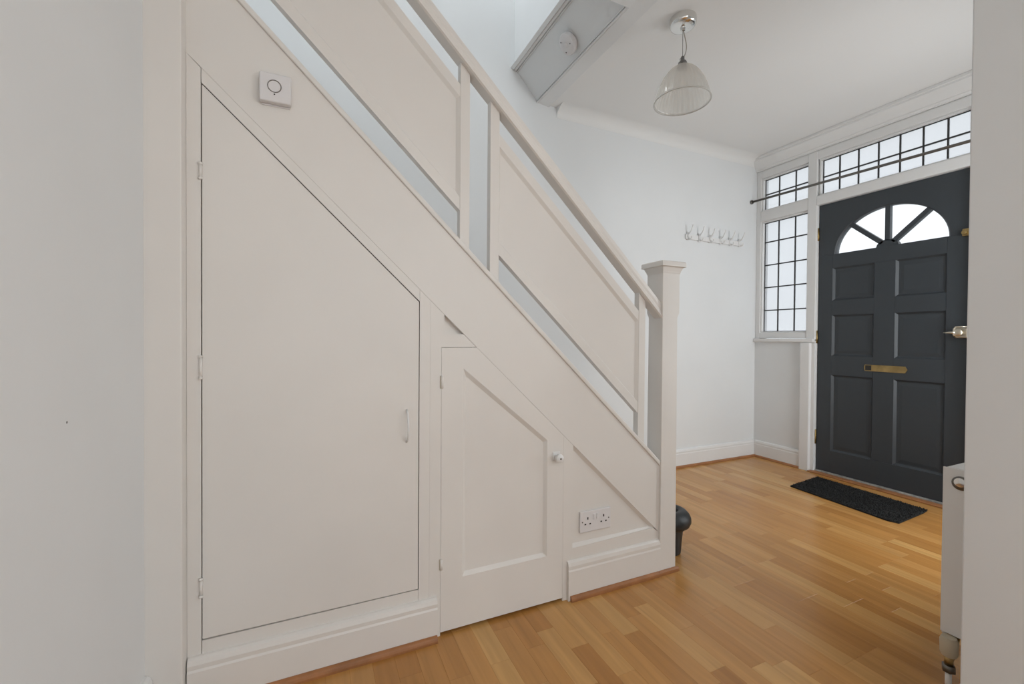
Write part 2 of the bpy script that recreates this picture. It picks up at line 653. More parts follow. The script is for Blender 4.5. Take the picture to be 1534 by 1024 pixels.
def leaded(name, label, y0, y1, z0, z1, ycuts, zcuts):
    """leaded light: panes between lead cames; y0 is the left (larger) edge"""
    w = empty_struct(name, label)
    xg = XF + 0.040
    # glazing bead round the opening
    bm = bmesh.new()
    b = 0.011
    for (a0, a1, c0, c1) in ((y1, y0, z0, z0 + b), (y1, y0, z1 - b, z1), (y1, y1 + b, z0 + b, z1 - b), (y0 - b, y0, z0 + b, z1 - b)):
        box(bm, XF + 0.012, XF + 0.055, a0, a1, c0, c1)
    link('glazing_bead', bm, TRIMW, w, bevel=0.003)
    ys = [y0 - b] + list(ycuts) + [y1 + b]
    zs = [z0 + b] + list(zcuts) + [z1 - b]
    for yc in ycuts:
        mbox('lead_came', LEAD, w, xg - 0.003, xg + 0.005, yc - 0.0042, yc + 0.0042, z0 + b, z1 - b)
    for zc in zcuts:
        mbox('lead_came', LEAD, w, xg - 0.004, xg + 0.006, y1 + b, y0 - b, zc - 0.0042, zc + 0.0042)
    bm = bmesh.new()
    e = 0.005
    for (a0, a1, c0, c1) in ((y1 + b, y0 - b, z0 + b, z0 + b + e), (y1 + b, y0 - b, z1 - b - e, z1 - b),
                             (y1 + b, y1 + b + e, z0 + b, z1 - b), (y0 - b - e, y0 - b, z0 + b, z1 - b)):
        box(bm, xg - 0.003, xg + 0.005, a0, a1, c0, c1)
    link('edge_came', bm, LEAD, w)
    for i in range(len(ys) - 1):
        for j in range(len(zs) - 1):
            mbox('pane', GLASS, w, xg - 0.0005, xg + 0.0015, ys[i + 1] + 0.0005, ys[i] - 0.0005, zs[j] + 0.0005, zs[j + 1] - 0.0005)
    return w


sc3 = [2.324, 2.190]
leaded('window_1', 'tall leaded sidelight left of the dark front door', YW0, YW1, 1.050, 1.985, sc3, [1.239, 1.431, 1.618, 1.811])
leaded('window_2', 'small leaded light above the tall sidelight', YW0, YW1, 2.072, 2.347, sc3, [2.212])
leaded('window_3', 'wide leaded fanlight strip above the dark front door', 2.000, 1.172, 2.072, 2.347,
       [1.877, 1.758, 1.640, 1.522, 1.404, 1.288], [2.212])
leaded('window_5', 'tall leaded sidelight right of the dark front door', 1.102, 0.545, 1.050, 1.985, [0.963, 0.824, 0.685], [1.239, 1.431, 1.618, 1.811])
leaded('window_6', 'small leaded light above the right sidelight', 1.102, 0.545, 2.072, 2.347, [0.963, 0.824, 0.685], [2.212])

# ---- front door
door = empty_struct('door_1', 'dark slate panelled front door with glazed half-round fanlight')
door['category'] = 'door'
XA, XB = 3.447, 3.491
rows = [(1.283, 1.522), (0.879, 1.177), (0.180, 0.740)]
cols = [(1.648, 1.907), (1.279, 1.530)]
ZF = 1.622
mbox('stile', SLATE, door, XA, XB, 1.907, YDL - 0.002, 0.020, ZF, bevel=0.002)
mbox('stile', SLATE, door, XA, XB, 1.530, 1.648, 0.180, 1.522, bevel=0.002)
mbox('stile', SLATE, door, XA, XB, YDR + 0.002, 1.279, 0.020, ZF, bevel=0.002)
mbox('rail', SLATE, door, XA, XB, 1.279, 1.907, 1.522, ZF)
for c in cols:
    mbox('rail', SLATE, door, XA, XB, c[0], c[1], 1.177, 1.283)
    mbox('rail', SLATE, door, XA, XB, c[0], c[1], 0.740, 0.879)
mbox('rail', SLATE, door, XA, XB, 1.279, 1.907, 0.020, 0.180)
for c in cols:
    for r in rows:
        bm = bmesh.new()
        o_ = [(c[0], r[0]), (c[1], r[0]), (c[1], r[1]), (c[0], r[1])]
        h_ = inset(o_, 0.0001)
        # sunk moulding, groove, then a raised field
        g1 = inset(o_, 0.012)
        g2 = inset(o_, 0.020)
        g3 = inset(o_, 0.040)
        L = [(o_, XA + 0.001), (g1, XA + 0.013), (g2, XA + 0.0135), (g3, XA + 0.0105)]
        rings = [[bm.verts.new((x, p[0], p[1])) for p in q] for q, x in L]
        for A, B in zip(rings, rings[1:]):
            for i in range(4):
                j = (i + 1) % 4
                bm.faces.new((A[i], A[j], B[j], B[i]))
        bm.faces.new(rings[-1])
        bk = [bm.verts.new((XB - 0.008, p[0], p[1])) for p in o_]
        bm.faces.new(bk)
        for i in range(4):
            j = (i + 1) % 4
            bm.faces.new((rings[0][i], rings[0][j], bk[j], bk[i]))
        link('panel', bm, SLATE, door)
# arched head of the leaf
CYF, AF, BF = 1.582, 0.309, 0.268
angs = sorted(set([pi * k / 36 for k in range(37)] + [math.atan2(ZD - ZF, YDL - 0.002 - CYF), math.atan2(ZD - ZF, YDR + 0.002 - CYF)]))
bm = bmesh.new()


def rect_hit(a):
    dy, dz = cos(a), sin(a)
    best = 1e9
    if dy > 1e-9:
        best = min(best, (YDL - 0.002 - CYF) / dy)
    if dy < -1e-9:
        best = min(best, (YDR + 0.002 - CYF) / dy)
    if dz > 1e-9:
        best = min(best, (ZD - ZF) / dz)
    return CYF + dy * best, ZF + dz * best


quad = []
for a in angs:
    r = 1 / math.sqrt((cos(a) / AF) ** 2 + (sin(a) / BF) ** 2)
    iy, iz = CYF + r * cos(a), ZF + r * sin(a)
    r2 = r + 0.008
    my, mz = CYF + r2 * cos(a), ZF + r2 * sin(a)
    oy, oz = rect_hit(a)
    quad.append([bm.verts.new(v) for v in ((XA, oy, oz), (XA, my, mz), (XA + 0.008, iy, iz), (XB, iy, iz), (XB, oy, oz))])
for A, B in zip(quad, quad[1:]):
    for i in range(5):
        j = (i + 1) % 5
        bm.faces.new((A[i], A[j], B[j], B[i]))
for Q in (quad[0], quad[-1]):
    bm.faces.new(Q)
link('arched_head', bm, SLATE, door)
# hub and glazing bars
bm = bmesh.new()
hub = [(CYF + 0.062 * cos(pi * k / 12), ZF + 0.046 * sin(pi * k / 12)) for k in range(13)]
prism(bm, hub, 'x', XA + 0.006, XB)
link('fanlight_hub', bm, SLATE, door, bevel=0.002)
for a in (radians(42), radians(90), radians(138)):
    r1 = 1 / math.sqrt((cos(a) / AF) ** 2 + (sin(a) / BF) ** 2) + 0.006
    r0 = 0.035
    n_ = Vector((-sin(a), cos(a))) * 0.0145
    d_ = Vector((cos(a), sin(a)))
    c_ = Vector((CYF, ZF))
    q = [c_ + d_ * r0 - n_, c_ + d_ * r1 - n_, c_ + d_ * r1 + n_, c_ + d_ * r0 + n_]
    mprism('glazing_bar', SLATE, door, [tuple(p) for p in q], 'x', XA + 0.006, XB - 0.004, bevel=0.003)
edges_a = [0, radians(42), radians(90), radians(138), pi]
for a0, a1 in zip(edges_a, edges_a[1:]):
    pts = []
    for k in range(11):
        a = a0 + (a1 - a0) * k / 10
        r = 1 / math.sqrt((cos(a) / (AF + 0.006)) ** 2 + (sin(a) / (BF + 0.006)) ** 2)
        pts.append((CYF + r * cos(a), ZF + r * sin(a)))
    for k in range(4, -1, -1):
        a = a0 + (a1 - a0) * k / 4
        pts.append((CYF + 0.04 * cos(a), ZF + 0.03 * sin(a)))
    mprism('pane', FANGLASS, door, pts, 'x', XA + 0.024, XA + 0.028)
# letterbox
lb = mprism('letterbox', BRASS, door, [(1.698, 0.800), (1.694, 0.784), (1.470, 0.784), (1.458, 0.806), (1.470, 0.828), (1.694, 0.828), (1.698, 0.812)],
            'x', XA - 0.004, XA + 0.002, bevel=0.0015)
lb['label'] = 'aged brass letterbox plate'
mbox('flap_shadow_slot', PLASTD, lb, XA - 0.0050, XA - 0.001, 1.655, 1.690, 0.790, 0.823)
# hinges
for z0, z1 in ((1.738, 1.833), (0.969, 1.065), (0.212, 0.318)):
    h = mtube('hinge', BRASS, door, [(XA - 0.006, YDL + 0.003, z0), (XA - 0.006, YDL + 0.003, z1)], 0.0075, 10)
    for k in (1, 2):
        zz = z0 + (z1 - z0) * k / 3
        mtube('knuckle_ring', BRASS, h, [(XA - 0.006, YDL + 0.003, zz - 0.002), (XA - 0.006, YDL + 0.003, zz + 0.002)], 0.009, 10)
# night latch, with its thumb lever, and the guard bow above it
lk = mbox('night_latch', NICKEL, door, XA - 0.030, XA, YDR + 0.004, YDR + 0.060, 1.012, 1.072, bevel=0.006)
axx = Matrix.Rotation(-pi / 2, 3, 'Y')
solid_lathe('latch_knob', NICKEL, lk, [(0.010, 0.0), (0.013, 0.012), (0.021, 0.018), (0.022, 0.026), (0.015, 0.031), (0.006, 0.032)], 20,
            (XA - 0.028, YDR + 0.040, 1.043), axx)
mtube('latch_lever', NICKEL, lk, [(XA - 0.052, YDR + 0.048, 1.043), (XA - 0.052, YDR + 0.075, 1.044), (XA - 0.050, YDR + 0.102, 1.044)], 0.006, 10,
      [0.009, 0.007, 0.0035])
mtube('guard_bow', NICKEL, lk, [(XA - 0.030, YDR + 0.058, 1.018), (XA - 0.046, YDR + 0.058, 1.030), (XA - 0.048, YDR + 0.057, 1.066), (XA - 0.046, YDR + 0.050, 1.077),
                                (XA - 0.040, YDR + 0.030, 1.078), (XA - 0.030, YDR + 0.006, 1.078)], 0.0045, 10)
bo = mbox('upper_lock', BRASS, door, XA - 0.020, XA, YDR + 0.004, YDR + 0.040, 1.605, 1.648, bevel=0.004)
solid_lathe('thumb_turn', BRASS, bo, [(0.008, 0), (0.012, 0.008), (0.012, 0.016), (0.005, 0.020)], 16, (XA - 0.020, YDR + 0.026, 1.624), axx)
# threshold
thr = empty_struct('trim_5')
mbox('weather_strip', WEATHER, thr, XA - 0.012, XB + 0.03, 1.166, 2.007, 0.0, 0.019, bevel=0.003)
mbox('threshold_strip', BEAD, thr, 3.380, XA - 0.013, 1.141, 2.029, 0.0, 0.010, bevel=0.004)

# outside
struct(mbox('ground_outside', PAVE, None, XD + 0.12, 9.0, -4.0, 6.0, -0.16, -0.06))
struct(mbox('ground_rear', PAVE, None, -4.0, 6.0, -9.0, -3.13, -0.16, -0.06))

# ------------------------------------------------------------------ skirting
SK = [(0.0, 0.0), (0.018, 0.0), (0.018, 0.104), (0.0155, 0.110), (0.0165, 0.122), (0.0125, 0.134), (0.006, 0.139), (0.0, 0.140)]


def skirt(name, x0, x1, yface, direction=-1, h=0.14, m=TRIMW, parent=None, depth=1.0):
    pts = [(yface + direction * p[0] * depth, p[1] * h / 0.14) for p in SK]
    return mprism(name, m, parent, pts, 'x', x0, x1, smooth=False)


QR = [(0, 0), (0.014, 0), (0.0135, 0.006), (0.0115, 0.011), (0.008, 0.0145), (0.0035, 0.017), (0, 0.017)]


def bead_x(name, x0, x1, yface, parent=None, s=1.0):
    return mprism(name, BEAD, parent, [(yface - p[0] * s, p[1] * s) for p in QR], 'x', x0, x1)


struct(skirt('baseboard_back', 1.0, XD - 0.001, YB))
struct(bead_x('trim_6', 1.0, XD - 0.02, YB - 0.018))
o = mprism('baseboard_front', TRIMW, None, [(XD - p[0], p[1]) for p in SK], 'y', 2.0985, YB - 0.018)
struct(o)
o = mprism('trim_7', BEAD, None, [(XD - 0.018 - p[0], p[1]) for p in QR], 'y', 2.0985, YB - 0.020)
struct(o)
o = mprism('baseboard_left', TRIMW, None, [(XL + p[0], p[1] * 1.03) for p in SK], 'y', -2.99, 1.352)
struct(o)
struct(skirt('baseboard_right', 1.50, 2.368, 0.50, direction=1))

# ------------------------------------------------------------------ staircase
SLO = 0.955


def T(x):
    return 1.744 - SLO * x


def L(x):
    return T(x) - 0.300


st = thing('staircase', 'white painted staircase with panelled balustrade, handrail and square newel post', 'staircase')
YS = 1.3953                        # string face
XN = 1.326                         # newel side
XT = XL - 0.8


def band(x0, x1, lo, hi):
    return [(x0, T(x0) + lo), (x1, T(x1) + lo), (x1, T(x1) + hi), (x0, T(x0) + hi)]


mprism('string', CREAM, st, band(XL + 0.002, XN, -0.300, 0.0), 'y', YS, YS + 0.038, bevel=0.001)
bm = bmesh.new()
prism(bm, band(XL + 0.002, XN, -0.020, 0.003), 'y', YS - 0.007, YS + 0.04)
link('string_capping', bm, CREAM, st, bevel=0.004)
mprism('wall_string', TRIMW, st, band(-1.2, 1.30, -0.26, 0.0), 'y', YB - 0.022, YB - 0.001)
rise, going = 0.205, 0.2147
for k in range(12):
    xr = 1.365 - going * k
    z1 = rise * (k + 1)
    mbox('riser', TRIMW, st, xr - 0.018, xr, YS + 0.039, YB - 0.023, z1 - rise, z1 - 0.028) if k > 0 else \
        mbox('riser', TRIMW, st, xr - 0.018, xr, 1.476, YB - 0.023, 0.0, z1 - 0.028)
    mbox('tread', TRIMW, st, xr - going - 0.001, xr + 0.018, (YS + 0.039) if k > 0 else 1.476, YB - 0.023, z1 - 0.027, z1, bevel=0.006)

# newel post: shaft, broader block with chamfered shoulders, moulded cap
CXN, CYN = 1.3675, 1.4285
bm = bmesh.new()


def sq(bm, levels):
    rings = []
    for h, z in levels:
        rings.append([bm.verts.new((CXN + sx * h, CYN + sy * h, z)) for sx, sy in ((-1, -1), (1, -1), (1, 1), (-1, 1))])
    for A, B in zip(rings, rings[1:]):
        for i in range(4):
            j = (i + 1) % 4
            bm.faces.new((A[i], A[j], B[j], B[i]))
    bm.faces.new(rings[0])
    bm.faces.new(rings[-1])


sq(bm, [(0.0440, 0.0), (0.0420, 1.088), (0.0475, 1.108), (0.0470, 1.278)])
npst = link('newel_post', bm, CREAM, st, bevel=0.003)
bm = bmesh.new()
sq(bm, [(0.0470, 1.272), (0.0500, 1.280), (0.0500, 1.284), (0.0545, 1.290), (0.0545, 1.294), (0.0590, 1.300), (0.0655, 1.301), (0.0655, 1.319), (0.0610, 1.324)])
link('newel_cap', bm, CREAM, npst, bevel=0.0015)

# handrail
YH0, YH1 = 1.388, 1.440
XH0 = -0.02
prof = [(YH0 + 0.006, 0.606), (YH1 - 0.003, 0.606), (YH1, 0.612), (YH1, 0.655), (YH1 - 0.008, 0.672), (YH0 + 0.016, 0.674), (YH0 + 0.006, 0.668),
        (YH0 + 0.003, 0.648), (YH0 + 0.005, 0.634), (YH0, 0.628), (YH0, 0.611)]
bm = bmesh.new()
for xx in (XH0, XN):
    pass
A = [bm.verts.new((XH0, p[0], T(XH0) + p[1])) for p in prof]
B = [bm.verts.new((XN, p[0], T(XN) + p[1])) for p in prof]
bm.faces.new(A)
bm.faces.new(B[::-1])
for i in range(len(prof)):
    j = (i + 1) % len(prof)
    bm.faces.new((A[i], B[i], B[j], A[j]))
link('handrail', bm, CREAM, st)

# balusters
YB0, YB1 = 1.408, 1.438
for x0, x1 in ((-0.225, -0.190), (0.443, 0.478), (0.553, 0.588), (1.218, 1.253)):
    mprism('baluster', CREAM, st, [(x0, T(x0) + 0.003), (x1, T(x1) + 0.003), (x1, T(x1) + 0.608), (x0, T(x0) + 0.608)], 'y', YB0, YB1, bevel=0.002)

# the two framed balustrade panels
for x0, x1 in ((-0.190, 0.443), (0.588, 1.218)):
    y0, y1 = YB0 + 0.002, YB0 + 0.029
    bm = bmesh.new()
    outer = band(x0, x1, 0.108, 0.532)
    hole = band(x0 + 0.0005, x1 - 0.0005, 0.152, 0.490)
    inner = inset(hole, [0.005, 0.012, 0.012, 0.005])
    n = 4
    recess(bm, outer, hole, inner, 'y', y0, y0 + 0.008, y1)
    link('balustrade_panel', bm, CREAM, st)

# ---- spandrel joinery under the string
wsp = empty_struct('wall_understairs', 'cream painted panelling below the sloping stair string')
YP = 1.3965                        # face of the spandrel framing
YQ = 1.420


def spiece(name, pts, y0=YP, y1=YQ, m=CREAM, bevel=0.0):
    return mprism(name, m, wsp, pts, 'y', y0, y1, bevel=bevel)


def D(x):
    return 1.402 - SLO * x


g = 0.0016
spiece('stile', [(-0.312, 0.0), (-0.279 - g, 0.0), (-0.279 - g, L(-0.279)), (-0.312, L(-0.312))])
spiece('rail', [(-0.279, 0.0), (0.306, 0.0), (0.306, 0.173), (-0.279, 0.173)])
spiece('rail', [(-0.279, D(-0.279) + 0.004), (0.306, D(0.306) + 0.004), (0.306, L(0.306)+ 0.0), (-0.279, L(-0.279)+ 0.0)])
spiece('stile', [(0.306 + g * 0.5, 0.0), (0.341, 0.0), (0.341, L(0.341)+ 0.0), (0.306 + g * 0.5, L(0.306)+ 0.0)])
spiece('stile', [(0.3413, 0.0), (0.379, 0.0), (0.379, L(0.379)+ 0.0), (0.3413, L(0.3413)+ 0.0)])
# filler block with a small triangular recess above the low door
spiece('rail', [(0.379, 0.9645), (0.5015, 0.9645), (0.4555, 1.0085), (0.379, 1.0085)])
spiece('stile', [(0.379, 1.0085), (0.388, 1.0085), (0.388, L(0.388)+ 0.0), (0.379, L(0.379)+ 0.0)], bevel=0)
spiece('infill_panel', [(0.388, 1.0085), (0.4555, 1.0085), (0.388, L(0.388))], YP + 0.020, YQ + 0.006, bevel=0)
# right of the low door
spiece('stile', [(0.8535, 0.0), (0.896, 0.0), (0.896, L(0.896)+ 0.0), (0.8535, L(0.8535)+ 0.0)])
spiece('rail', [(0.896, 0.0), (XN, 0.0), (XN, 0.178), (1.32, L(1.32) - 0.001), (1.295, 0.2), (0.896, 0.193)])
spiece('infill_panel', [(0.896, 0.18), (1.31, 0.18), (1.31, L(1.31)), (0.896, L(0.896))], YP + 0.011, YQ, bevel=0)
bm = bmesh.new()
a, b = (0.896, L(0.896)), (1.300, L(1.300))
w = 0.016
A = [bm.verts.new(v) for v in ((a[0], YP + 0.001, a[1]), (a[0], YP + 0.011, a[1]), (a[0], YP + 0.011, a[1] - w))]
B = [bm.verts.new(v) for v in ((b[0], YP + 0.001, b[1]), (b[0], YP + 0.011, b[1]), (b[0], YP + 0.011, b[1] - w))]
bm.faces.new(A)
bm.faces.new(B)
for i in range(3):
    j = (i + 1) % 3
    bm.faces.new((A[i], A[j], B[j], B[i]))
link('panel_moulding', bm, CREAM, wsp)
bm = bmesh.new()
prism(bm, [(YP + 0.0005, 0.193), (YP + 0.011, 0.193), (YP + 0.011, 0.206)], 'x', 0.897, 1.296)
link('panel_moulding', bm, CREAM, wsp)
# sheet painted dark as shade behind the doors so the gaps read dark
mprism('gap_shade_sheet', GAPSHADE, wsp, [(-0.31, 0.0), (0.88, 0.0), (0.88, L(0.88) - 0.005), (-0.31, L(-0.31) - 0.005)], 'y', YQ + 0.012, YQ + 0.016)
# baseboards and wood beading along the bottom of the stair side
pts_l = [(YP - p[0], p[1] * 0.985) for p in SK]
bsk = empty_struct('baseboard_stairs')
mprism('skirting', CREAM, bsk, pts_l, 'x', -0.309, 0.366)
mprism('beading', BEAD, bsk, [(YP - 0.018 - p[0], p[1] * 1.15) for p in QR], 'x', -0.309, 0.364)
pts_r = [(YP - p[0] * 0.75, p[1] * 1.06) for p in SK]
mprism('skirting', CREAM, bsk, pts_r, 'x', 0.872, XN)
mprism('beading', BEAD, bsk, [(YP - 0.0135 - p[0] * 0.9, p[1] * 1.15) for p in QR], 'x', 0.880, 1.312)
mprism('beading', BEAD, bsk, [(CYN - 0.044 - p[0] * 0.8, p[1] * 1.1) for p in QR], 'x', 1.315, 1.424)

# boxed post between the left wall and the panelling
struct(mbox('trim_8', CREAM, None, XL - 0.002, -0.3125, 1.354, 1.43, 0.0, ZC - 0.001, bevel=0.003))

# ---- cupboard doors
cd = thing('cupboard_door', 'tall flush white cupboard door with sloping top and bow handle under the stairs', 'cupboard door', (0.0, YP, 0.0))
mprism('leaf', CREAM, cd, [(-0.279 + g * 0.4, 0.1765), (0.3045, 0.1755), (0.3045, D(0.3045)), (-0.279 + g * 0.4, D(-0.279))], 'y', YP + 0.0005, YQ, bevel=0.0015)
for z0, z1 in ((1.419, 1.454), (0.886, 0.940), (0.297, 0.340)):
    h = mtube('hinge', CREAM, cd, [(-0.281, YP - 0.002, z0), (-0.281, YP - 0.002, z1)], 0.004, 8)
    for zz in (z0 - 0.002, z1 + 0.002):
        mtube('hinge_tip', CREAM, h, [(-0.281, YP - 0.003, zz - 0.003), (-0.281, YP - 0.003, zz + 0.003)], 0.0055, 8)
hp = []
for k in range(13):
    t = k / 12
    hp.append((0.266, YP - 0.030 * sin(pi * t) ** 0.55 + 0.001, 0.661 + 0.103 * t))
mtube('handle', TRIMW, cd, hp, 0.0032, 10)
settle(cd)

cd2 = thing('cupboard_door', 'low panelled white cupboard door with small round knob, beside the socket', 'cupboard door', (0.6, YP, 0.0))
bm = bmesh.new()
xr = 0.8528
outer = [(0.3796, 0.012), (xr, 0.012), (xr, L(xr) - 0.0004), (0.5034, 0.963), (0.3796, 0.963)]
hole = [(0.455, 0.183), (0.783, 0.185), (0.783, 0.618), (0.4551, 0.893), (0.455, 0.8929)]
inner = inset([hole[0], hole[1], hole[2], hole[3]], [0.012, 0.012, 0.014, 0.012])
recess(bm, outer, hole, inner + [inner[3]], 'y', YP - 0.0005, YP + 0.010, YQ) if False else None
O = [bm.verts.new((p[0], YP - 0.0005, p[1])) for p in outer]
Bk = [bm.verts.new((p[0], YQ, p[1])) for p in outer]
H = [bm.verts.new((p[0], YP - 0.0005, p[1])) for p in hole[:4]]
I = [bm.verts.new((p[0], YP + 0.0095, p[1])) for p in inner]
bm.faces.new((O[0], O[1], H[1], H[0]))
bm.faces.new((O[1], O[2], H[2], H[1]))
bm.faces.new((O[2], O[3], H[3], H[2]))
bm.faces.new((O[3], O[4], H[3]))
bm.faces.new((O[4], O[0], H[0], H[3]))
for i in range(4):
    j = (i + 1) % 4
    bm.faces.new((H[i], H[j], I[j], I[i]))
bm.faces.new(I)
bm.faces.new(Bk)
for i in range(5):
    j = (i + 1) % 5
    bm.faces.new((O[i], O[j], Bk[j], Bk[i]))
link('leaf', bm, CREAM, cd2)
for z0, z1 in ((0.828, 0.870), (0.222, 0.258)):
    h = mtube('hinge', CREAM, cd2, [(0.381, YP - 0.003, z0), (0.381, YP - 0.003, z1)], 0.0045, 8)
    mbox('hinge_slot', BEIGE, h, 0.3755, 0.3768, YP - 0.0035, YP + 0.002, z0, z1)
kb = mbox('knob_plate', TRIMW, cd2, 0.806, 0.836, YP - 0.004, YP, 0.540, 0.572, bevel=0.0015)
solid_lathe('knob', TRIMW, kb, [(0.006, 0.003), (0.006, 0.012), (0.013, 0.017), (0.0165, 0.024), (0.0155, 0.031), (0.010, 0.035), (0.004, 0.036)], 24,
            (0.820, YP, 0.553), Matrix.Rotation(pi / 2, 3, 'X'))
solid_lathe('knob_screw', STEEL, kb, [(0.0035, 0.0355), (0.0035, 0.0368)], 12, (0.820, YP, 0.553), Matrix.Rotation(pi / 2, 3, 'X'))
settle(cd2)

wl = bpy.data.objects['wall_left']
solid_lathe('screw_hole', mat('grey_filler', (0.30, 0.29, 0.28), 0.8), wl, [(0.0022, 0.0), (0.0022, 0.0006)], 12, (XL, 0.99, 0.848), Matrix.Rotation(pi / 2, 3, 'Y'))
# ------------------------------------------------------------------ wall fittings
# square alarm box on the string
al = thing('alarm_sounder', 'small square white alarm box with a round ring, high on the stair panelling', 'alarm', (-0.104, YS, 1.685))
bm = bmesh.new()
box(bm, -0.143, -0.065, YS - 0.024, YS - 0.004, 1.648, 1.727)
link('body', bm, PLASTW, al, bevel=0.004)
mbox('back_plate', PLASTW, al, -0.139, -0.069, YS - 0.004, YS, 1.645, 1.724)
bm = bmesh.new()
ring = [(-0.106 + 0.0165 * cos(2 * pi * k / 32), YS - 0.0243, 1.691 + 0.0165 * sin(2 * pi * k / 32)) for k in range(33)]
tube(bm, ring, 0.0014, 6)
link('ring', bm, mat('grey_ring', (0.22, 0.20, 0.18), 0.5), al, smooth=True)
solid_lathe('indicator', PLASTD, al, [(0.0018, 0), (0.0018, 0.0008)], 12, (-0.106, YS - 0.0238, 1.669), Matrix.Rotation(pi / 2, 3, 'X'))
settle(al)

# double socket
ys = YP + 0.011
so = thing('wall_socket', 'white double wall socket on the low triangular stair panel', 'socket', (1.005, ys, 0.282))
sx0, sx1, sz0, sz1 = 0.932, 1.077, 0.241, 0.323
mbox('plate', PLASTW, so, sx0, sx1, ys - 0.009, ys, sz0, sz1, bevel=0.003)
for cx in (0.967, 1.042):
    for dx, dz, w_, h_ in ((0, 0.012, 0.0050, 0.0095), (-0.0112, -0.0105, 0.0072, 0.0052), (0.0112, -0.0105, 0.0072, 0.0052)):
        mbox('pin_slot', PLASTD, so, cx + dx - w_ / 2, cx + dx + w_ / 2, ys - 0.0096, ys - 0.006, 0.283 + dz - h_ / 2, 0.283 + dz + h_ / 2)
for cx in (0.997, 1.012):
    mbox('rocker_switch', PLASTW, so, cx - 0.0048, cx + 0.0048, ys - 0.0125, ys - 0.006, 0.288, 0.309, bevel=0.001)
for cx in (0.9425, 1.0665):
    solid_lathe('screw', STEEL, so, [(0.0028, 0), (0.0028, 0.0008)], 12, (cx, ys - 0.0086, 0.2825), Matrix.Rotation(pi / 2, 3, 'X'))
settle(so)

# row of six coat hooks
ck = thing('coat_rack', 'white wall rail with six double coat hooks left of the sidelight', 'coat rack', (2.92, YB, 1.79))
mbox('rail', TRIMW, ck, 2.600, 3.245, YB - 0.014, YB, 1.768, 1.806, bevel=0.003)
for hx in (2.622, 2.741, 2.858, 2.978, 3.085, 3.196):
    bm = bmesh.new()
    box(bm, hx - 0.010, hx + 0.010, YB - 0.019, YB - 0.013, 1.760, 1.822)
    tube(bm, [(hx, YB - 0.016, 1.805), (hx, YB - 0.036, 1.818), (hx, YB - 0.052, 1.842), (hx, YB - 0.062, 1.868)], 0.0048, 8, [0.006, 0.005, 0.0045, 0.0055])
    tube(bm, [(hx, YB - 0.016, 1.774), (hx, YB - 0.030, 1.764), (hx, YB - 0.044, 1.768), (hx, YB - 0.050, 1.782)], 0.0045, 8, [0.006, 0.005, 0.0045, 0.0055])
    link('hook', bm, TRIMW, ck, smooth=False)
settle(ck)

# curtain rod across the front wall
cr_ = thing('curtain_rod', 'thin dark metal curtain rod across the leaded windows above the front door', 'curtain rod', (3.35, YB, 2.165))
mtube('rod', STEEL, cr_, [(3.352, YB - 0.006, 2.153), (3.352, 1.5, 2.130), (3.352, 0.505, 2.106)], 0.0090, 12)
for yy, zz, d in ((YB, 2.153, -1), (0.50, 2.106, 1)):
    mtube('end_socket', STEEL, cr_, [(3.352, yy, zz), (3.352, yy + d * 0.010, zz)], 0.017, 14)
settle(cr_)

# pendant lamp
PX, PY = 1.589, 1.551
pl = thing('pendant_light', 'chrome pendant light with a ribbed glass bell shade hanging from the ceiling', 'pendant light', (PX, PY, ZC))
solid_lathe('ceiling_rose', CHROME, pl, [(0.060, ZC), (0.061, ZC - 0.008), (0.060, ZC - 0.028), (0.056, ZC - 0.036), (0.048, ZC - 0.040), (0.012, ZC - 0.042), (0.010, ZC - 0.056), (0.004, ZC - 0.060)], 40, (PX, PY, 0))
mtube('suspension_wire', STEEL, pl, [(PX, PY, ZC - 0.056), (PX, PY, 2.335)], 0.0011, 6)
cord = []
for k in range(15):
    t = k / 14
    cord.append((PX + 0.004 + 0.020 * sin(pi * t) * (0.25 + t), PY - 0.004 * sin(pi * t), ZC - 0.052 - t * (ZC - 0.052 - 2.335)))
mtube('flex_cord', mat('grey_flex', (0.40, 0.37, 0.32), 0.5), pl, cord, 0.0023, 8)
solid_lathe('lamp_holder', mat('grey_lamp_holder', (0.20, 0.20, 0.20), 0.35, 0.7), pl,
            [(0.006, 2.342), (0.009, 2.336), (0.009, 2.322), (0.017, 2.318), (0.020, 2.312), (0.020, 2.296), (0.024, 2.292), (0.024, 2.288)], 28, (PX, PY, 0))
bm = bmesh.new()
tube(bm, [(PX - 0.020, PY - 0.006, 2.300), (PX - 0.027, PY - 0.008, 2.314), (PX - 0.021, PY - 0.006, 2.322)], 0.002, 6)
link('retaining_screw', bm, CHROME, pl, smooth=True)
bm = bmesh.new()
NR = 144
sp = [(0.022, 2.298), (0.034, 2.293), (0.052, 2.281), (0.070, 2.263), (0.086, 2.240), (0.100, 2.214), (0.111, 2.186), (0.119, 2.160), (0.124, 2.140), (0.127, 2.128)]


def rib(i, z):
    t = min(1, max(0, (2.28 - z) / 0.03)) * min(1, max(0, (z - 2.130) / 0.01))
    return 1 + 0.010 * t * (1 if (i // 2) % 2 else -1)


lathe(bm, sp, NR, (PX, PY, 0), mod=rib)
sh = link('shade', bm, SHADE, pl, smooth=True, recalc=True)
sd = sh.modifiers.new('thickness', 'SOLIDIFY')
sd.thickness = 0.003
bm = bmesh.new()
rr = [(PX + 0.1275 * cos(2 * pi * k / 64), PY + 0.1275 * sin(2 * pi * k / 64), 2.127) for k in range(65)]
tube(bm, rr, 0.0028, 8)
link('shade_rim', bm, mat('glass_rim', (0.55, 0.54, 0.51), 0.2), sh, smooth=True)
settle(pl)

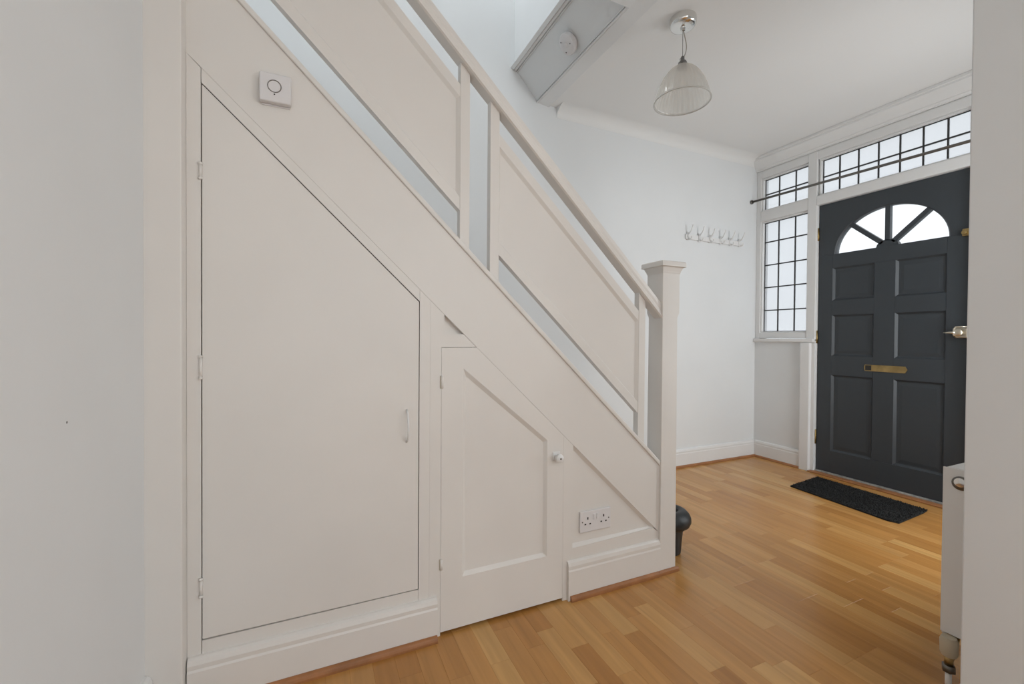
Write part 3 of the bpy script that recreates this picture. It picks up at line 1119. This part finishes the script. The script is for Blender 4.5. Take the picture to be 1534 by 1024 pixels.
# smoke alarm on the sloping face
sm = thing('smoke_alarm', 'round white smoke alarm on the sloping stairwell boxing', 'smoke alarm', (1.244, 1.998, 2.59))
zq = Vector((-0.734, 0, -0.679)).normalized()
q = zq.to_track_quat('Z', 'Y').to_matrix()
SMC = (1.2455, 1.998, 2.590)
solid_lathe('body', PLASTW, sm, [(0.041, 0.0), (0.042, 0.012), (0.042, 0.014)], 40, SMC, q)
solid_lathe('cover', PLASTW, sm, [(0.044, 0.013), (0.053, 0.014), (0.0545, 0.020), (0.0545, 0.032), (0.051, 0.039), (0.038, 0.043), (0.010, 0.044)], 40, SMC, q)
solid_lathe('test_button', PLASTW, sm, [(0.013, 0.043), (0.013, 0.0455), (0.011, 0.0465)], 24, SMC, q)
for ax, ay in ((0.030, -0.010), (-0.020, 0.028), (-0.025, -0.026)):
    c_ = Vector(SMC) + q @ Vector((ax, ay, 0.0422))
    solid_lathe('vent_hole', PLASTD, sm, [(0.003, 0.0), (0.003, 0.0022)], 10, tuple(c_), q)
settle(sm)

# ------------------------------------------------------------------ on the floor
dm = thing('doormat', 'rectangular black doormat on the laminate in front of the dark front door', 'doormat', (3.08, 1.57, 0.0))
bm = bmesh.new()
mp_ = [(2.885, 1.245), (2.868, 1.290), (2.925, 1.862), (3.300, 1.905), (3.255, 1.272), (3.18, 1.262)]
prism(bm, mp_, 'z', 0.0005, 0.009)
link('backing', bm, MATM, dm, bevel=0.002)
rm = random.Random(3)
bm = bmesh.new()


def inside(x, y, P):
    r_ = False
    for i in range(len(P)):
        x1, y1 = P[i]
        x2, y2 = P[i - 1]
        if (y1 > y) != (y2 > y) and x < (x2 - x1) * (y - y1) / (y2 - y1) + x1:
            r_ = not r_
    return r_


for _ in range(9000):
    x, y = rm.uniform(2.86, 3.31), rm.uniform(1.24, 1.92)
    if not inside(x, y, mp_):
        continue
    a = rm.uniform(0, pi)
    dx, dy = cos(a) * 0.0025, sin(a) * 0.0025
    h = rm.uniform(0.003, 0.007)
    tx, ty = rm.uniform(-.003, .003), rm.uniform(-.003, .003)
    v = [bm.verts.new(p) for p in ((x - dx, y - dy, 0.0085), (x + dx, y + dy, 0.0085), (x + tx, y + ty, 0.0085 + h))]
    bm.faces.new(v)
o = link('pile', bm, MATM, dm, recalc=False)
o['kind'] = 'stuff'
settle(dm)

BX, BY = 1.506, 1.533
tb = thing('black_tub', 'black plastic tub with a fat rounded rim on the floor behind the newel post', 'tub', (BX, BY, 0))
solid_lathe('tub_body', BLACKP, tb, [(0.058, 0.0005), (0.062, 0.004), (0.066, 0.05), (0.071, 0.11), (0.074, 0.125)], 36, (BX, BY, 0))
bm = bmesh.new()
rg = lathe(bm, [(0.072, 0.120), (0.088, 0.124), (0.100, 0.134), (0.1065, 0.150), (0.106, 0.166), (0.099, 0.182), (0.086, 0.195), (0.068, 0.203), (0.052, 0.202), (0.046, 0.190), (0.046, 0.14)], 40, (BX, BY, 0))
cap(bm, rg[-1])
link('rim', bm, BLACKP, tb, smooth=True)
settle(tb)

# radiator on the hall side of the right wall
ra = thing('radiator', 'white panel radiator on the wall, its end showing past the right wall corner', 'radiator', (2.1, 0.55, 0.0))
RX0, RX1, RY0, RY1, RZ0, RZ1 = 1.652, 2.30, 0.522, 0.612, 0.150, 0.638
mbox('front_panel', RADW, ra, RX0 + 0.001, RX1, RY1 - 0.012, RY1, RZ0, RZ1 - 0.004, bevel=0.005)
mbox('rear_panel', RADW, ra, RX0 + 0.001, RX1, RY0, RY0 + 0.012, RZ0, RZ1 - 0.004, bevel=0.005)
mbox('side_cover', RADW, ra, RX0 - 0.003, RX0 + 0.001, RY0, RY1, RZ0 + 0.01, RZ1 - 0.002, bevel=0.0015)
mbox('side_cover', RADW, ra, RX1 - 0.001, RX1 + 0.003, RY0, RY1, RZ0 + 0.01, RZ1 - 0.002, bevel=0.0015)
mbox('top_grille', RADW, ra, RX0, RX1, RY0 + 0.010, RY1 - 0.010, RZ1 - 0.004, RZ1, bevel=0.0015)
bm = bmesh.new()
for k in range(18):
    x0 = RX0 + 0.07 + k * 0.030
    box(bm, x0, x0 + 0.012, RY0 + 0.02, RY1 - 0.02, RZ1 - 0.001, RZ1 + 0.0008)
link('grille_slots', bm, mat('grille_shadow', (0.10, 0.10, 0.10), 0.8), ra)
xr_ = Matrix.Rotation(-pi / 2, 3, 'Y')
bl = solid_lathe('vent_plug_collar', STEEL, ra, [(0.0195, 0.0), (0.0195, 0.003), (0.0165, 0.005)], 24, (RX0 - 0.003, 0.573, RZ1 - 0.040), xr_)
solid_lathe('vent_plug', CHROME, bl, [(0.0135, 0.004), (0.0125, 0.009), (0.005, 0.010)], 24, (RX0 - 0.003, 0.573, RZ1 - 0.037), xr_)
vv = solid_lathe('valve_cap', BEIGE, ra, [(0.016, 0.105), (0.019, 0.112), (0.020, 0.148), (0.016, 0.158)], 20, (RX0 - 0.014, 0.588, 0))
mtube('valve_body', BRASS, ra, [(RX0 - 0.014, 0.588, 0.106), (RX0 - 0.014, 0.588, 0.078)], 0.010, 12)
mtube('valve_nut', STEEL, ra, [(RX0 - 0.014, 0.588, 0.078), (RX0 - 0.014, 0.588, 0.060)], 0.015, 6)
mtube('valve_tail', BRASS, ra, [(RX0 - 0.014, 0.588, 0.088), (RX0 + 0.002, 0.588, 0.100), (RX0 + 0.02, 0.585, 0.155)], 0.009, 10)
mtube('pipe', RADW, ra, [(RX0 - 0.014, 0.588, 0.062), (RX0 - 0.014, 0.588, 0.0)], 0.0075, 10)
for bx in (1.80, 2.12):
    mbox('bracket', STEEL, ra, bx, bx + 0.03, 0.500, 0.523, 0.2, 0.58)
settle(ra)

# lamp body for the added fill light of the room behind (the light itself is set at the top)
cl = thing('added_ceiling_lamp', 'flat square white body of the added fill lamp, unseen behind the camera', 'ceiling lamp', (1.1, -1.3, ZC))
mbox('housing', PLASTW, cl, 0.5, 1.7, -1.9, -0.7, ZC - 0.02, ZC - 0.0005, bevel=0.004)
settle(cl)
